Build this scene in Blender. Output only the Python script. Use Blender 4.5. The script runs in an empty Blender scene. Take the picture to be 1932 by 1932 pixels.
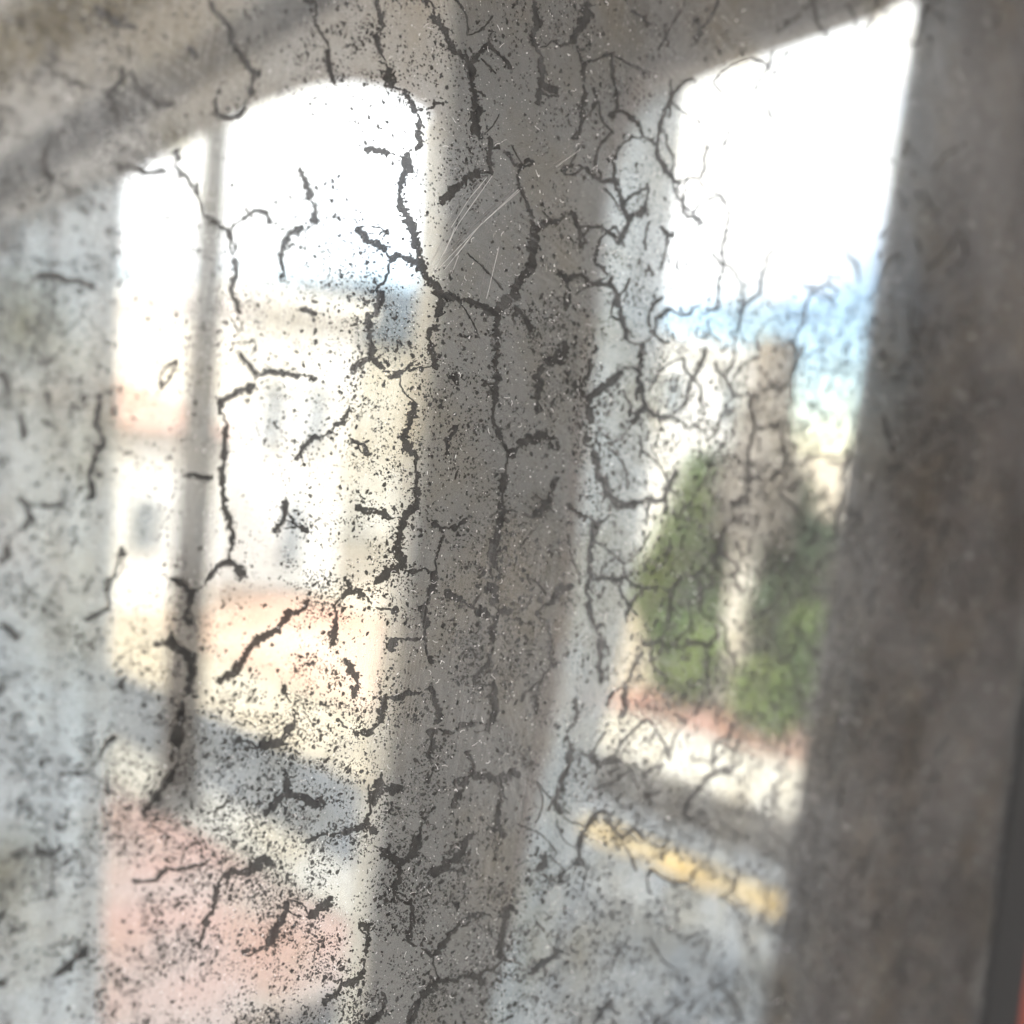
import bpy, bmesh, math, random
import numpy as np
from mathutils import Vector, Matrix
from mathutils.geometry import tessellate_polygon
R = math.radians
rng = random.Random(11)
nr = np.random.default_rng(5)
scene = bpy.context.scene
col = scene.collection

# ------------------------------------------------------------------ optical layout
# camera at the origin, an oblique antique mirror 25 cm ahead; the street lies to the right of / behind the camera
T = .466
n0 = np.array([-.96, .125, .923]); nl = n0/np.linalg.norm(n0)
flip = np.array([1, 1, -1.])
upv = np.array([.12, .98, -.09]); upv /= np.linalg.norm(upv)
upr = upv-2*(upv@nl)*nl
up_ = upr*flip; f_ = np.array([0, 0, -1.])
Y_ = f_-(f_@up_)*up_; Y_ /= np.linalg.norm(Y_); X_ = np.cross(Y_, up_)
M = np.array([X_, Y_, up_])
D0 = .25
GZ = -3.0                      # street level below the camera

def pd(px, py): return np.array([(px-966)/966*T, (966-py)/966*T, 1.])
def onm(px, py):
    v = pd(px, py); return M@(v*(D0/(v@n0))*flip)
def refl(px, py):
    v = pd(px, py); return M@((v-2*(v@nl)*nl)*flip)
N = M@(-nl*flip)
_a = R(-38.6+0)
_u = (-1480-966)/966*T; _v = (-upv[2]-upv[0]*_u)/upv[1]; _d = np.array([_u, _v, 1.])      # the street's vanishing point
D = M@((_d-2*(_d@nl)*nl)*flip); D[2] = 0; D /= np.linalg.norm(D)
Tn = np.array([-D[1], D[0], 0.])
if Tn[0] < 0: Tn = -Tn
def ground(px, py, z=GZ):
    p = onm(px, py); r = refl(px, py); k = (z-p[2])/r[2]; return p+k*r
def hdist(q): return math.hypot(q[0], q[1])
def at_dist(px, py, dist):
    p = onm(px, py); r = refl(px, py); k = (dist)/math.hypot(r[0], r[1]); return p+k*r

# ------------------------------------------------------------------ camera, sky, sun, exposure
cam = bpy.data.cameras.new('camera'); co = bpy.data.objects.new('camera', cam); col.objects.link(co)
co.matrix_world = Matrix([list(M[0])+[0], list(M[1])+[0], list(M[2])+[0], [0, 0, 0, 1]])
cam.lens = 18/T; cam.sensor_width = 36; cam.clip_start = .01; cam.clip_end = 3000
cam.dof.use_dof = True; cam.dof.focus_distance = D0; cam.dof.aperture_fstop = 7.0
cam.dof.aperture_blades = 0
scene.camera = co
scene.view_settings.view_transform = 'Standard'; scene.view_settings.look = 'None'
scene.view_settings.exposure = 1.52; scene.view_settings.gamma = 1.0
scene.render.resolution_x = 1024; scene.render.resolution_y = 1024
try:
    scene.cycles.max_bounces = 10; scene.cycles.glossy_bounces = 6; scene.cycles.transparent_max_bounces = 24
    scene.cycles.sample_clamp_indirect = 6; scene.cycles.caustics_reflective = False
except Exception: pass

SUN_AZ = Vector((-.80, -.45, 0)).normalized(); SUN_EL = R(47)
sdir = Vector((SUN_AZ.x*math.cos(SUN_EL), SUN_AZ.y*math.cos(SUN_EL), math.sin(SUN_EL)))
w = bpy.data.worlds.new('World'); scene.world = w; w.use_nodes = True
nt = w.node_tree; nt.nodes.clear()
wo = nt.nodes.new('ShaderNodeOutputWorld'); bg = nt.nodes.new('ShaderNodeBackground')
sk = nt.nodes.new('ShaderNodeTexSky'); sk.sky_type = 'NISHITA'; sk.sun_disc = False
sk.sun_elevation = SUN_EL; sk.sun_rotation = math.atan2(SUN_AZ.x, SUN_AZ.y); sk.dust_density = 0.0; sk.air_density = 1.0; sk.ozone_density = 2.6; sk.altitude = 1200
bg.inputs['Strength'].default_value = .115
# broken bright cloud in front of the blue
tc = nt.nodes.new('ShaderNodeTexCoord'); mp = nt.nodes.new('ShaderNodeMapping'); mp.inputs['Scale'].default_value = (1, 1, 2.2)
cn = nt.nodes.new('ShaderNodeTexNoise'); cn.inputs['Scale'].default_value = 2.3; cn.inputs['Detail'].default_value = 5
cr = nt.nodes.new('ShaderNodeValToRGB'); cr.color_ramp.elements[0].position = .50; cr.color_ramp.elements[1].position = .64
cm = nt.nodes.new('ShaderNodeMix'); cm.data_type = 'RGBA'; cm.inputs['B'].default_value = (14, 14.2, 14.5, 1)
nt.links.new(tc.outputs['Generated'], mp.inputs['Vector']); nt.links.new(mp.outputs[0], cn.inputs['Vector'])
sx = nt.nodes.new('ShaderNodeSeparateXYZ'); nt.links.new(tc.outputs['Generated'], sx.inputs[0])
ma = nt.nodes.new('ShaderNodeMath'); ma.operation = 'MULTIPLY_ADD'; ma.inputs[1].default_value = 1.6; ma.use_clamp = False
mb = nt.nodes.new('ShaderNodeMath'); mb.operation = 'SUBTRACT'; my = nt.nodes.new('ShaderNodeMath'); my.operation = 'MULTIPLY_ADD'; my.inputs[1].default_value = -.21; nt.links.new(sx.outputs['Y'], my.inputs[0]); nt.links.new(sx.outputs['Z'], my.inputs[2])
mb.inputs[1].default_value = .125
nt.links.new(my.outputs[0], mb.inputs[0]); nt.links.new(mb.outputs[0], ma.inputs[0]); nt.links.new(cn.outputs[0], ma.inputs[2]); nt.links.new(ma.outputs[0], cr.inputs[0]); nt.links.new(cr.outputs[0], cm.inputs['Factor'])
nt.links.new(sk.outputs[0], cm.inputs['A']); nt.links.new(cm.outputs['Result'], bg.inputs['Color']); nt.links.new(bg.outputs[0], wo.inputs[0])
sl = bpy.data.lights.new('sun', 'SUN'); sl.energy = 3.1; sl.angle = R(.5); sl.color = (1, .965, .91)
so = bpy.data.objects.new('sun', sl); col.objects.link(so); so.rotation_euler = sdir.to_track_quat('Z', 'Y').to_euler()

# ------------------------------------------------------------------ helpers
def mat(name, c1, c2=None, scale=5, rough=.85, detail=6, bump=0, lo=.35, hi=.65, spec=.3, metal=0, stretch=(1, 1, 1), coord='Object'):
    m = bpy.data.materials.new(name); m.use_nodes = True; t = m.node_tree; b = t.nodes['Principled BSDF']
    b.inputs['Roughness'].default_value = rough; b.inputs['Metallic'].default_value = metal; b.inputs['Specular IOR Level'].default_value = spec
    b.inputs['Base Color'].default_value = (*c1, 1)
    if c2:
        tc = t.nodes.new('ShaderNodeTexCoord'); mp = t.nodes.new('ShaderNodeMapping'); mp.inputs['Scale'].default_value = stretch
        n = t.nodes.new('ShaderNodeTexNoise'); n.inputs['Scale'].default_value = scale; n.inputs['Detail'].default_value = detail
        r = t.nodes.new('ShaderNodeValToRGB'); r.color_ramp.elements[0].position = lo; r.color_ramp.elements[1].position = hi
        r.color_ramp.elements[0].color = (*c1, 1); r.color_ramp.elements[1].color = (*c2, 1)
        t.links.new(tc.outputs[coord], mp.inputs[0]); t.links.new(mp.outputs[0], n.inputs['Vector']); t.links.new(n.outputs[0], r.inputs[0]); t.links.new(r.outputs[0], b.inputs['Base Color'])
        if bump:
            bp = t.nodes.new('ShaderNodeBump'); bp.inputs['Strength'].default_value = bump; t.links.new(n.outputs[0], bp.inputs['Height']); t.links.new(bp.outputs[0], b.inputs['Normal'])
    return m
def link(name, me, m=None, parent=None):
    o = bpy.data.objects.new(name, me); col.objects.link(o)
    if m: me.materials.append(m)
    if parent: o.parent = parent
    return o
def obj(name, verts, faces, m=None, parent=None, smooth=False):
    me = bpy.data.meshes.new(name); me.from_pydata([tuple(map(float, v)) for v in verts], [], faces); me.update()
    if smooth: me.polygons.foreach_set('use_smooth', [True]*len(me.polygons))
    return link(name, me, m, parent)
def tag(o, label, cat, group=None, kind=None):
    if label: o['label'] = label
    if cat: o['category'] = cat
    if group: o['group'] = group
    if kind: o['kind'] = kind
    return o
def empty(name, loc, label, cat, rz=0, group=None):
    o = bpy.data.objects.new(name, None); col.objects.link(o); o.location = loc; o.rotation_euler = (0, 0, rz); o.empty_display_size = .1
    return tag(o, label, cat, group)
class MB:
    def __init__(s): s.v = []; s.f = []
    def box(s, x0, x1, y0, y1, z0, z1):
        b = len(s.v); s.v += [(x, y, z) for z in (z0, z1) for y in (y0, y1) for x in (x0, x1)]
        s.f += [tuple(b+i for i in q) for q in ((0, 2, 3, 1), (4, 5, 7, 6), (0, 1, 5, 4), (2, 6, 7, 3), (0, 4, 6, 2), (1, 3, 7, 5))]; return s
    def tube(s, pts, rad, k=12, cap=True):
        b = len(s.v)
        for i, p in enumerate(pts):
            p = Vector(p); a = Vector(pts[min(i+1, len(pts)-1)])-Vector(pts[max(i-1, 0)]); a.normalize()
            u = a.orthogonal().normalized() if abs(a.z) < .95 else a.cross(Vector((0, 1, 0))).normalized()
            v = a.cross(u)
            for j in range(k):
                t = 2*math.pi*j/k; s.v.append(tuple(p+rad[i]*(math.cos(t)*u+math.sin(t)*v)))
        for i in range(len(pts)-1):
            for j in range(k): s.f.append((b+i*k+j, b+i*k+(j+1) % k, b+(i+1)*k+(j+1) % k, b+(i+1)*k+j))
        if cap: s.f.append(tuple(b+j for j in range(k))[::-1]); s.f.append(tuple(b+(len(pts)-1)*k+j for j in range(k)))
        return s
    def build(s, name, m, parent=None, smooth=False): return obj(name, s.v, s.f, m, parent, smooth)
SA = math.atan2(D[1], D[0])     # things along the street: local x = D, local y = Tn
def st(s_, t_, z=GZ): return Vector(tuple(D*s_+Tn*t_+np.array([0, 0, z])))

# ------------------------------------------------------------------ ground and street
def strip(name, t0, t1, z, m, s0=-160, s1=260):
    o = obj(name, [st(s0, t0, z), st(s1, t0, z), st(s1, t1, z), st(s0, t1, z)], [(0, 1, 2, 3)], m); o['kind'] = 'structure'; return o
def kerbed(name, t0, t1, h, m, s0=-160, s1=260):
    b = MB().box(s0, s1, t0, t1, 0, h); o = b.build(name, m); o.location = (0, 0, GZ-.05); o.rotation_euler = (0, 0, SA); o['kind'] = 'structure'; return o
m_ground = mat('sandy_ground', (.42, .36, .29), (.30, .27, .21), .6)
m_asph = mat('asphalt', (.085, .095, .105), (.16, .17, .18), 1.3, rough=.9, bump=.1)
m_pink = mat('salmon_paving', (.40, .26, .225), (.35, .31, .29), 1.6)
m_cream = mat('cream_kerb', (.48, .455, .40), (.39, .375, .34), 1.2)
m_yel = mat('yellow_paint', (.36, .255, .10), (.25, .21, .14), 2.5)
m_salm = mat('terracotta_paving', (.40, .24, .175), (.44, .38, .31), .5)
g = obj('ground', [(-900, -900, GZ-.06), (900, -900, GZ-.06), (900, 900, GZ-.06), (-900, 900, GZ-.06)], [(0, 1, 2, 3)], m_ground); g['kind'] = 'structure'
kerbed('forecourt_paving', -30, 4.14, .10, m_pink, 3.45)
kerbed('kerb', 4.15, 4.60, .13, m_cream, 3.6)
strip('side_road', -30, 4.615, GZ-.034, mat('worn_asphalt', (.035, .042, .05), (.14, .147, .15), 1.6, rough=.9, lo=.42, hi=.58), -160, 3.6)
strip('road', 4.61, 7.42, GZ-.03, m_asph)
kerbed('far_kerb', 7.43, 8.15, .12, mat('grey_kerb', (.025, .024, .022), (.045, .042, .039), 1.0), -40, 5.9)
kerbed('far_pavement', 8.16, 9.62, .10, m_cream, -40, 5.9)
strip('sandy_path', 5.85, 7.1, GZ-.022, mat('sand', (.36, .31, .235), (.30, .27, .215), 1), 5.35, 60)
strip('terrace_paving', 7.11, 10.2, GZ+.0, m_salm, 5.92, 60)
ym = MB()
for i in range(-8, 3): ym.box(5.2+(i-3)*1.6, 5.2+(i-2)*1.6-.02, 6.56, 6.93, 0, .005)
yo = ym.build('road_marking', m_yel); yo.location = (0, 0, GZ-.028); yo.rotation_euler = (0, 0, SA); yo['kind'] = 'structure'

# ------------------------------------------------------------------ the arched window wall
WN = np.array([.9985, .055, 0.]); WN /= np.linalg.norm(WN)
WS = np.array([WN[1], -WN[0], 0.])            # along the wall: towards the left of the reflection
WX = 1.75
def onwall(px, py, off):
    p = onm(px, py); r = refl(px, py); k = (off-p@WN)/(r@WN); q = p+k*r; return (float(q@WS), float(q[2]))
def smooth_loop(pts, n=4):
    out = []; L = len(pts)
    for i in range(L):
        p0, p1, p2, p3 = [np.array(pts[(i+j-1) % L]) for j in range(4)]
        for k in range(n):
            t = k/n; out.append(tuple(.5*((2*p1)+(-p0+p2)*t+(2*p0-5*p1+4*p2-p3)*t*t+(-p0+3*p1-3*p2+p3)*t**3)))
    return out
# clear openings (far edge of the reveal) and wider room-side edges, read off where they show in the mirror
out_L = [(-150, 2080), (-140, 1700), (-128, 1200), (-110, 850), (-85, 640), (-20, 500), (110, 400), (240, 335), (330, 284), (430, 230), (530, 186), (640, 160), (745, 178), (825, 245), (842, 400), (832, 560), (796, 850), (748, 1300), (702, 1700), (664, 2080)]
out_R = [(893, 2080), (958, 1750), (1030, 1400), (1075, 1130), (1100, 850), (1125, 560), (1150, 350), (1215, 215), (1300, 165), (1380, 130), (1460, 104), (1560, 70), (1650, 38), (1725, 4), (1760, 60), (1720, 320), (1675, 560), (1620, 870), (1580, 1150), (1520, 1530), (1475, 1750), (1420, 2080)]
inn_L, inn_R = out_L, out_R
TH = .10
def w3(s_, z, off): return tuple(WS*s_+WN*off+np.array([0, 0, z]))
oL = [onwall(x, y, WX+TH) for x, y in out_L]; iL = [onwall(x, y, WX+TH) for x, y in inn_L]
oR = [onwall(x, y, WX+TH) for x, y in out_R]; iR = [onwall(x, y, WX+TH) for x, y in inn_R]
def dense(a):
    r = smooth_loop(a, 5)[:-5]; r.append(a[-1]); return r
oL, iL, oR, iR = map(dense, (oL, iL, oR, iR))
zb = min(p[1] for p in oL+iL+oR+iR); FL = zb-.06; CE = 1.25
S0, S1 = -2.4, 3.6
def sheet(loops, off):
    outer = [(S0, FL-.6), (S1, FL-.6), (S1, CE), (S0, CE)]
    L = [[Vector((x, y, 0)) for x, y in outer]]+[[Vector((x, y, 0)) for x, y in l] for l in loops]
    tr = tessellate_polygon(L); flat = [p for l in L for p in l]
    return [w3(p.x, p.y, off) for p in flat], [tuple(t) for t in tr]
m_plaster = mat('pale_plaster', (.62, .60, .57), (.50, .475, .44), 3.0, rough=.9, bump=.15)
m_plaster_in = mat('room_plaster', (.80, .80, .78), (.68, .68, .655), 2.2, rough=.92, bump=.2)
wl = empty('arched_wall', w3(.3, FL, WX), 'plaster room wall pierced by two arched window openings, reflected in the mirror', 'wall')
wl.matrix_world = Matrix.Translation(wl.location); bpy.context.view_layer.update()
def wpart(name, v, f, m, smooth=False):
    L = wl.location; return obj(name, [(x-L[0], y-L[1], z-L[2]) for x, y, z in v], f, m, wl, smooth)
v, f = sheet([iL, iR], WX); wpart('inner_face', v, f, m_plaster_in)
v, f = sheet([oL, oR], WX+TH); wpart('outer_face', v, f, m_plaster)
for (i_, o_) in ((iL, oL), (iR, oR)):
    n = len(i_); v = [w3(*p, WX) for p in i_]+[w3(*p, WX+TH) for p in o_]
    wpart('reveal', v, [(k, (k+1) % n, n+(k+1) % n, n+k) for k in range(n)], m_plaster, True)
# grey painted moulding following the big arch on the room side
def mould(pts, wd, th, m, name):
    P = smooth_loop([onwall(x, y, WX) for x, y in pts], 6)[:-6]
    v = []; f = []
    for k, p in enumerate(P):
        a = np.array(P[min(k+1, len(P)-1)])-np.array(P[max(k-1, 0)]); a /= np.linalg.norm(a)+1e-9; nn = np.array([-a[1], a[0]])
        for j in range(7):
            t = math.pi*j/6; q = np.array(p)+nn*wd*math.cos(t); v.append(w3(q[0], q[1], WX+.002-th*math.sin(t)))
    for k in range(len(P)-1):
        for j in range(6): f.append((k*7+j, k*7+j+1, (k+1)*7+j+1, (k+1)*7+j))
    return wpart(name, v, f, m, True)
mould([(-120, 450), (0, 350), (110, 272), (210, 214), (300, 162), (390, 110), (480, 56), (570, 2), (670, -60), (780, -130)], .036, .03, mat('grey_moulding', (.15, .16, .18), (.23, .24, .25), 6), 'arch_moulding')
mould([(-120, 190), (0, 100), (110, 40), (230, -20), (330, -80)], .05, .02, mat('ochre_moulding', (.30, .27, .18), (.40, .37, .28), 6), 'upper_moulding')

# sheer curtains gathered beside the openings, lit through from the street side
def curtain(edge, far, off, label, seed, folds, tint, amp=.012):
    """hem lines given where they show in the mirror: edge = inner border, far = the other border"""
    c, t, out = nodes('sheer_curtain'); tr_ = t.nodes.new('ShaderNodeBsdfTranslucent'); df_ = t.nodes.new('ShaderNodeBsdfDiffuse'); tp = t.nodes.new('ShaderNodeBsdfTransparent')
    tr_.inputs['Color'].default_value = (*tint, 1); df_.inputs['Color'].default_value = (*[x*.9 for x in tint], 1)
    a_ = t.nodes.new('ShaderNodeMixShader'); a_.inputs[0].default_value = .42; t.links.new(tr_.outputs[0], a_.inputs[1]); t.links.new(df_.outputs[0], a_.inputs[2])
    b_ = t.nodes.new('ShaderNodeMixShader'); b_.inputs[0].default_value = .06; t.links.new(a_.outputs[0], b_.inputs[1]); t.links.new(tp.outputs[0], b_.inputs[2]); t.links.new(b_.outputs[0], out.inputs[0])
    q = random.Random(seed); ph = [q.uniform(0, 6.28) for _ in range(4)]; n, m_ = 90, 24; v = []; f = []
    E = [onwall(x, y, off) for x, y in edge]; F = [onwall(x, y, off) for x, y in far]
    def interp(L, u):
        u *= len(L)-1; i = min(int(u), len(L)-2); k = u-i; return (L[i][0]*(1-k)+L[i+1][0]*k, L[i][1]*(1-k)+L[i+1][1]*k)
    o0 = w3(E[-1][0], FL, off)
    for j in range(m_+1):
        a, b = interp(E, j/m_), interp(F, j/m_)
        for i in range(n+1):
            u = i/n; s_ = a[0]*(1-u)+b[0]*u; z = a[1]*(1-u)+b[1]*u
            d_ = amp*(math.sin(u*folds*6.283+ph[0]+.8*math.sin(j*.12+ph[1]))+.35*math.sin(u*folds*2.3*6.283+ph[2]))
            x, y, z = w3(s_, z, off+d_); v.append((x-o0[0], y-o0[1], z-o0[2]))
    for j in range(m_):
        for i in range(n): k = j*(n+1)+i; f.append((k, k+1, k+n+2, k+n+1))
    o = obj('curtain', v, f, c, None, True); o.location = o0; return tag(o, label, 'curtain', 'sheer curtains beside the arched windows')
def nodes(name):
    m = bpy.data.materials.new(name); m.use_nodes = True; t = m.node_tree; t.nodes.clear(); out = t.nodes.new('ShaderNodeOutputMaterial'); return m, t, out
curtain([(240, 328), (222, 600), (212, 1000), (196, 1450), (182, 2060)], [(-190, 500), (-190, 800), (-190, 1100), (-190, 1500), (-190, 2060)], WX-.03, 'wide pale sheer curtain with soft folds, at the far left of the reflection', 1, 5, (.58, .64, .675), .022)
curtain([(795, 232), (785, 560), (752, 850), (705, 1300), (660, 1700), (622, 2060)], [(862, 200), (846, 560), (812, 850), (764, 1300), (716, 1700), (678, 2060)], WX+.05, 'narrow cream curtain strip on the left flank of the dark pier', 2, 1.2, (.74, .71, .62), .006)
curtain([(1300, 150), (1262, 560), (1232, 850), (1195, 1130), (1140, 1400), (1050, 1750), (980, 2060)], [(1120, 240), (1100, 560), (1072, 850), (1052, 1130), (1010, 1400), (935, 1750), (870, 2060)], WX+.05, 'bluish white sheer curtain on the right flank of the dark pier', 3, 1.6, (.50, .545, .565), .02)

# taupe pilaster between the openings, the pier's shade put into its colour
def prism(name, pts, o0, o1, m, par):
    P_ = [onwall(x, y, o0) for x, y in pts]; n = len(P_); v = [w3(*p, o0) for p in P_]+[w3(*p, o1) for p in P_]
    L = par.location; v = [(x-L[0], y-L[1], z-L[2]) for x, y, z in v]
    ar = sum(P_[i][0]*P_[(i+1) % n][1]-P_[(i+1) % n][0]*P_[i][1] for i in range(n))
    tri = [tuple(q) for q in tessellate_polygon([[Vector((a, b, 0)) for a, b in P_]])]
    return obj(name, v, [t_ for t_ in tri]+[tuple(n+i for i in reversed(t_)) for t_ in tri]+[(i, (i+1) % n, n+(i+1) % n, n+i) for i in range(n)], m, par)
m_taupe = mat('taupe_pier_shade', (.245, .25, .245), (.185, .19, .188), 2.5, rough=.9, bump=.25)
pl = empty('shade_pilaster', w3(onwall(960, 1000, WX)[0], FL, WX), 'dark taupe pilaster between the two arched windows, shade of the pier put into its colour', 'pilaster')
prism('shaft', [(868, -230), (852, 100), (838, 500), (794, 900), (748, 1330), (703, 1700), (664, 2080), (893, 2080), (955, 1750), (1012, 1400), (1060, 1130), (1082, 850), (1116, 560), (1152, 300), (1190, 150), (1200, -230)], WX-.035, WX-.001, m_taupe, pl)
lb = empty('shade_board', w3(onwall(1400, 40, WX)[0], onwall(1400, 40, WX)[1], WX), 'grey taupe board added to darken the wall above the right arched window', 'board')  # added board: its grey stands in for the dimmer wall over the arch
prism('board', [(1196, 138), (1230, 128), (1320, 108), (1460, 62), (1560, 40), (1650, 6), (1760, -45), (1790, -250), (1206, -250)], WX-.022, WX-.001, mat('board_shade', (.30, .30, .295), (.24, .24, .235), 3), lb)

# added dark leaf, coloured for the shaded wall right of the right opening
m_shade_brown = mat('shade_brown', (.045, .029, .024), (.065, .045, .038), 2.5, rough=.6, stretch=(6, 6, .6), bump=.2)
m_shade_grey = mat('shade_grey', (.09, .10, .12), (.065, .065, .07), 3, rough=.45, stretch=(6, 6, .6))  # bluish grey of the shaded reveal edge, put into the colour
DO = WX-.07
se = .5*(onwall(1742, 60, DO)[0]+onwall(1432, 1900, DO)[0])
dl = empty('shade_door', w3(se, FL, DO), 'added dark brown door leaf standing in for the shaded wall right of the right arched window', 'door', math.atan2(WS[1], WS[0]))
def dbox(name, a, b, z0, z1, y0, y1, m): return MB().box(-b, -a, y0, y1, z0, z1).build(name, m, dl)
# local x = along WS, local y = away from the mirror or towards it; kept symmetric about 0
dbox('stile', 0, .065, 0, CE-FL-.02, -.022, .022, m_shade_grey)
dbox('stile', .72, .80, 0, CE-FL-.02, -.022, .022, m_shade_brown)
for a, b in ((0, .16), (1.28, 1.40), (CE-FL-.16, CE-FL-.02)): dbox('rail', .066, .719, a, b, -.020, .020, m_shade_brown)
for a, b in ((.161, 1.279), (1.401, CE-FL-.161)): dbox('panel', .066, .719, a, b, -.010, .010, m_shade_brown)

# room shell
def slab(name, z0, z1, m):
    c = [w3(S0, 0, WX+TH-.004), w3(S1, 0, WX+TH-.004), w3(S1, 0, -1.1), w3(S0, 0, -1.1)]
    v = [(x, y, z) for z in (z0, z1) for x, y, _ in c]
    o = obj(name, v, [(0, 1, 2, 3), (4, 7, 6, 5), (0, 4, 5, 1), (1, 5, 6, 2), (2, 6, 7, 3), (3, 7, 4, 0)], m); o['kind'] = 'structure'; return o
slab('floor', FL-.22, FL-.004, mat('floor_boards', (.20, .19, .18), (.28, .265, .25), 3, rough=.5, stretch=(1, 8, 1)))
slab('ceiling', CE+.003, CE+.16, mat('ceiling_plaster', (.62, .62, .61), (.54, .54, .53), 2))

rf = MB().box(-12, 14, -2.2, 1.45, CE+.17-GZ, CE+.55-GZ).build('shadow_slab', mat('shadow_slab_concrete', (.40, .39, .37), (.33, .32, .30), 1)); rf.location = (0, 0, GZ); rf.rotation_euler = (0, 0, SA); rf['kind'] = 'structure'  # unseen slab added so its shadow covers the forecourt and near road

# ------------------------------------------------------------------ the mirror
O = onm(966, 966)
e1 = onm(1966, 966)-O; e1 = np.array(e1)
mm = np.array([-.124, -1., 0]); mm = -M@(mm*flip); mm -= (mm@N)*N; mm /= np.linalg.norm(mm)     # up the mirror's edge
e1 = np.cross(mm, N); e1 /= np.linalg.norm(e1)
if e1@(onm(1966, 966)-O) < 0: raise SystemExit('axis')
mir = empty('antique_mirror', (0, 0, 0), 'close-up antique mirror with crazed and spotted silvering, reflecting two arched windows', 'mirror')
mir.matrix_world = Matrix(((e1[0], mm[0], N[0], O[0]), (e1[1], mm[1], N[1], O[1]), (e1[2], mm[2], N[2], O[2]), (0, 0, 0, 1)))
def P(px, py, h=0):
    """a point of the mirror's face, in its own plane coordinates"""
    q = onm(px, py)-O; return (float(q@e1), float(q@mm), h)
AE = .5*(P(1921, 1300)[0]+P(1853, 1920)[0])
AO = .5*(P(1932, 1745)[0]+P(1911, 1925)[0])
A0, B0, B1 = -.26, -.30, .30
GT = .0013

def nodes(name):
    m = bpy.data.materials.new(name); m.use_nodes = True; t = m.node_tree; t.nodes.clear(); out = t.nodes.new('ShaderNodeOutputMaterial'); return m, t, out
def N_(t, ty, **k):
    n = t.nodes.new(ty)
    for a, b in k.items():
        if a in n.inputs.keys(): n.inputs[a].default_value = b
        else: setattr(n, a, b)
    return n
def noise(t, co_, scale, detail=4, rough=.55, st_=(1, 1, 1), rot=0, loc=(0, 0, 0)):
    mp = t.nodes.new('ShaderNodeMapping'); mp.inputs['Scale'].default_value = st_; mp.inputs['Location'].default_value = loc
    if rot:
        m0 = t.nodes.new('ShaderNodeMapping'); m0.inputs['Rotation'].default_value = (0, 0, rot); t.links.new(co_, m0.inputs[0]); t.links.new(m0.outputs[0], mp.inputs[0])
    else: t.links.new(co_, mp.inputs[0])
    n = t.nodes.new('ShaderNodeTexNoise'); n.inputs['Scale'].default_value = scale; n.inputs['Detail'].default_value = detail; n.inputs['Roughness'].default_value = rough
    t.links.new(mp.outputs[0], n.inputs['Vector']); return n.outputs[0]
def mr(t, x, a, b, c, d_):
    n = t.nodes.new('ShaderNodeMapRange'); n.inputs['From Min'].default_value = a; n.inputs['From Max'].default_value = b; n.inputs['To Min'].default_value = c; n.inputs['To Max'].default_value = d_
    t.links.new(x, n.inputs['Value']); return n.outputs[0]
def mth(t, op, a, b):
    n = t.nodes.new('ShaderNodeMath'); n.operation = op
    for i, x in enumerate((a, b)):
        if isinstance(x, (int, float)): n.inputs[i].default_value = x
        else: t.links.new(x, n.inputs[i])
    return n.outputs[0]

# silver: mirror-bright metal with clouds of tarnish that scatter a little
m_silver, t, out = nodes('aged_silver')
tc = t.nodes.new('ShaderNodeTexCoord').outputs['Object']
gl = N_(t, 'ShaderNodeBsdfGlossy', Roughness=.012); df = N_(t, 'ShaderNodeBsdfDiffuse')
cl = noise(t, tc, 22, 6, .6)
rp = t.nodes.new('ShaderNodeValToRGB'); rp.color_ramp.elements[0].position = .44; rp.color_ramp.elements[1].position = .70
rp.color_ramp.elements[0].color = (.80, .80, .795, 1); rp.color_ramp.elements[1].color = (.66, .60, .48, 1)
t.links.new(cl, rp.inputs[0]); t.links.new(rp.outputs[0], gl.inputs['Color'])
rp2 = t.nodes.new('ShaderNodeValToRGB'); rp2.color_ramp.elements[0].position = .45; rp2.color_ramp.elements[1].position = .72
rp2.color_ramp.elements[0].color = (.62, .62, .62, 1); rp2.color_ramp.elements[1].color = (.50, .42, .30, 1)
t.links.new(cl, rp2.inputs[0]); t.links.new(rp2.outputs[0], df.inputs['Color'])
bl = None
for (bx, by, br) in ((45, 615, 75), (-5, 1650, 85), (1015, 965, 55), (1035, 1075, 45), (100, 40, 60), (330, 250, 50)):
    q_ = P(bx, by); vd = t.nodes.new('ShaderNodeVectorMath'); vd.operation = 'DISTANCE'; t.links.new(tc, vd.inputs[0]); vd.inputs[1].default_value = q_
    wt = .45 if bx > 900 else 1; w0 = mr(t, mth(t, 'ADD', vd.outputs['Value'], mr(t, cl, .3, .7, -.003, .003)), 0, br*T/966*D0, wt, 0); bl = w0 if bl is None else mth(t, 'MAXIMUM', bl, w0)
for cc, src, dst in (((.34, .30, .20, 1), rp.outputs[0], gl), ((.24, .20, .12, 1), rp2.outputs[0], df)):
    mxc = t.nodes.new('ShaderNodeMix'); mxc.data_type = 'RGBA'; t.links.new(bl, mxc.inputs['Factor']); t.links.new(src, mxc.inputs['A']); mxc.inputs['B'].default_value = cc; t.links.new(mxc.outputs['Result'], dst.inputs['Color'])
fine = noise(t, tc, 420, 4, .7)
fac = mth(t, 'ADD', mr(t, fine, .35, .75, .05, .16), mr(t, cl, .45, .75, 0, .10))
hz_ = N_(t, 'ShaderNodeBsdfGlossy', Roughness=.20, Color=(.80, .80, .79, 1)); mh = t.nodes.new('ShaderNodeMixShader'); mh.inputs[0].default_value = .13
t.links.new(gl.outputs[0], mh.inputs[1]); t.links.new(hz_.outputs[0], mh.inputs[2])
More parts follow.
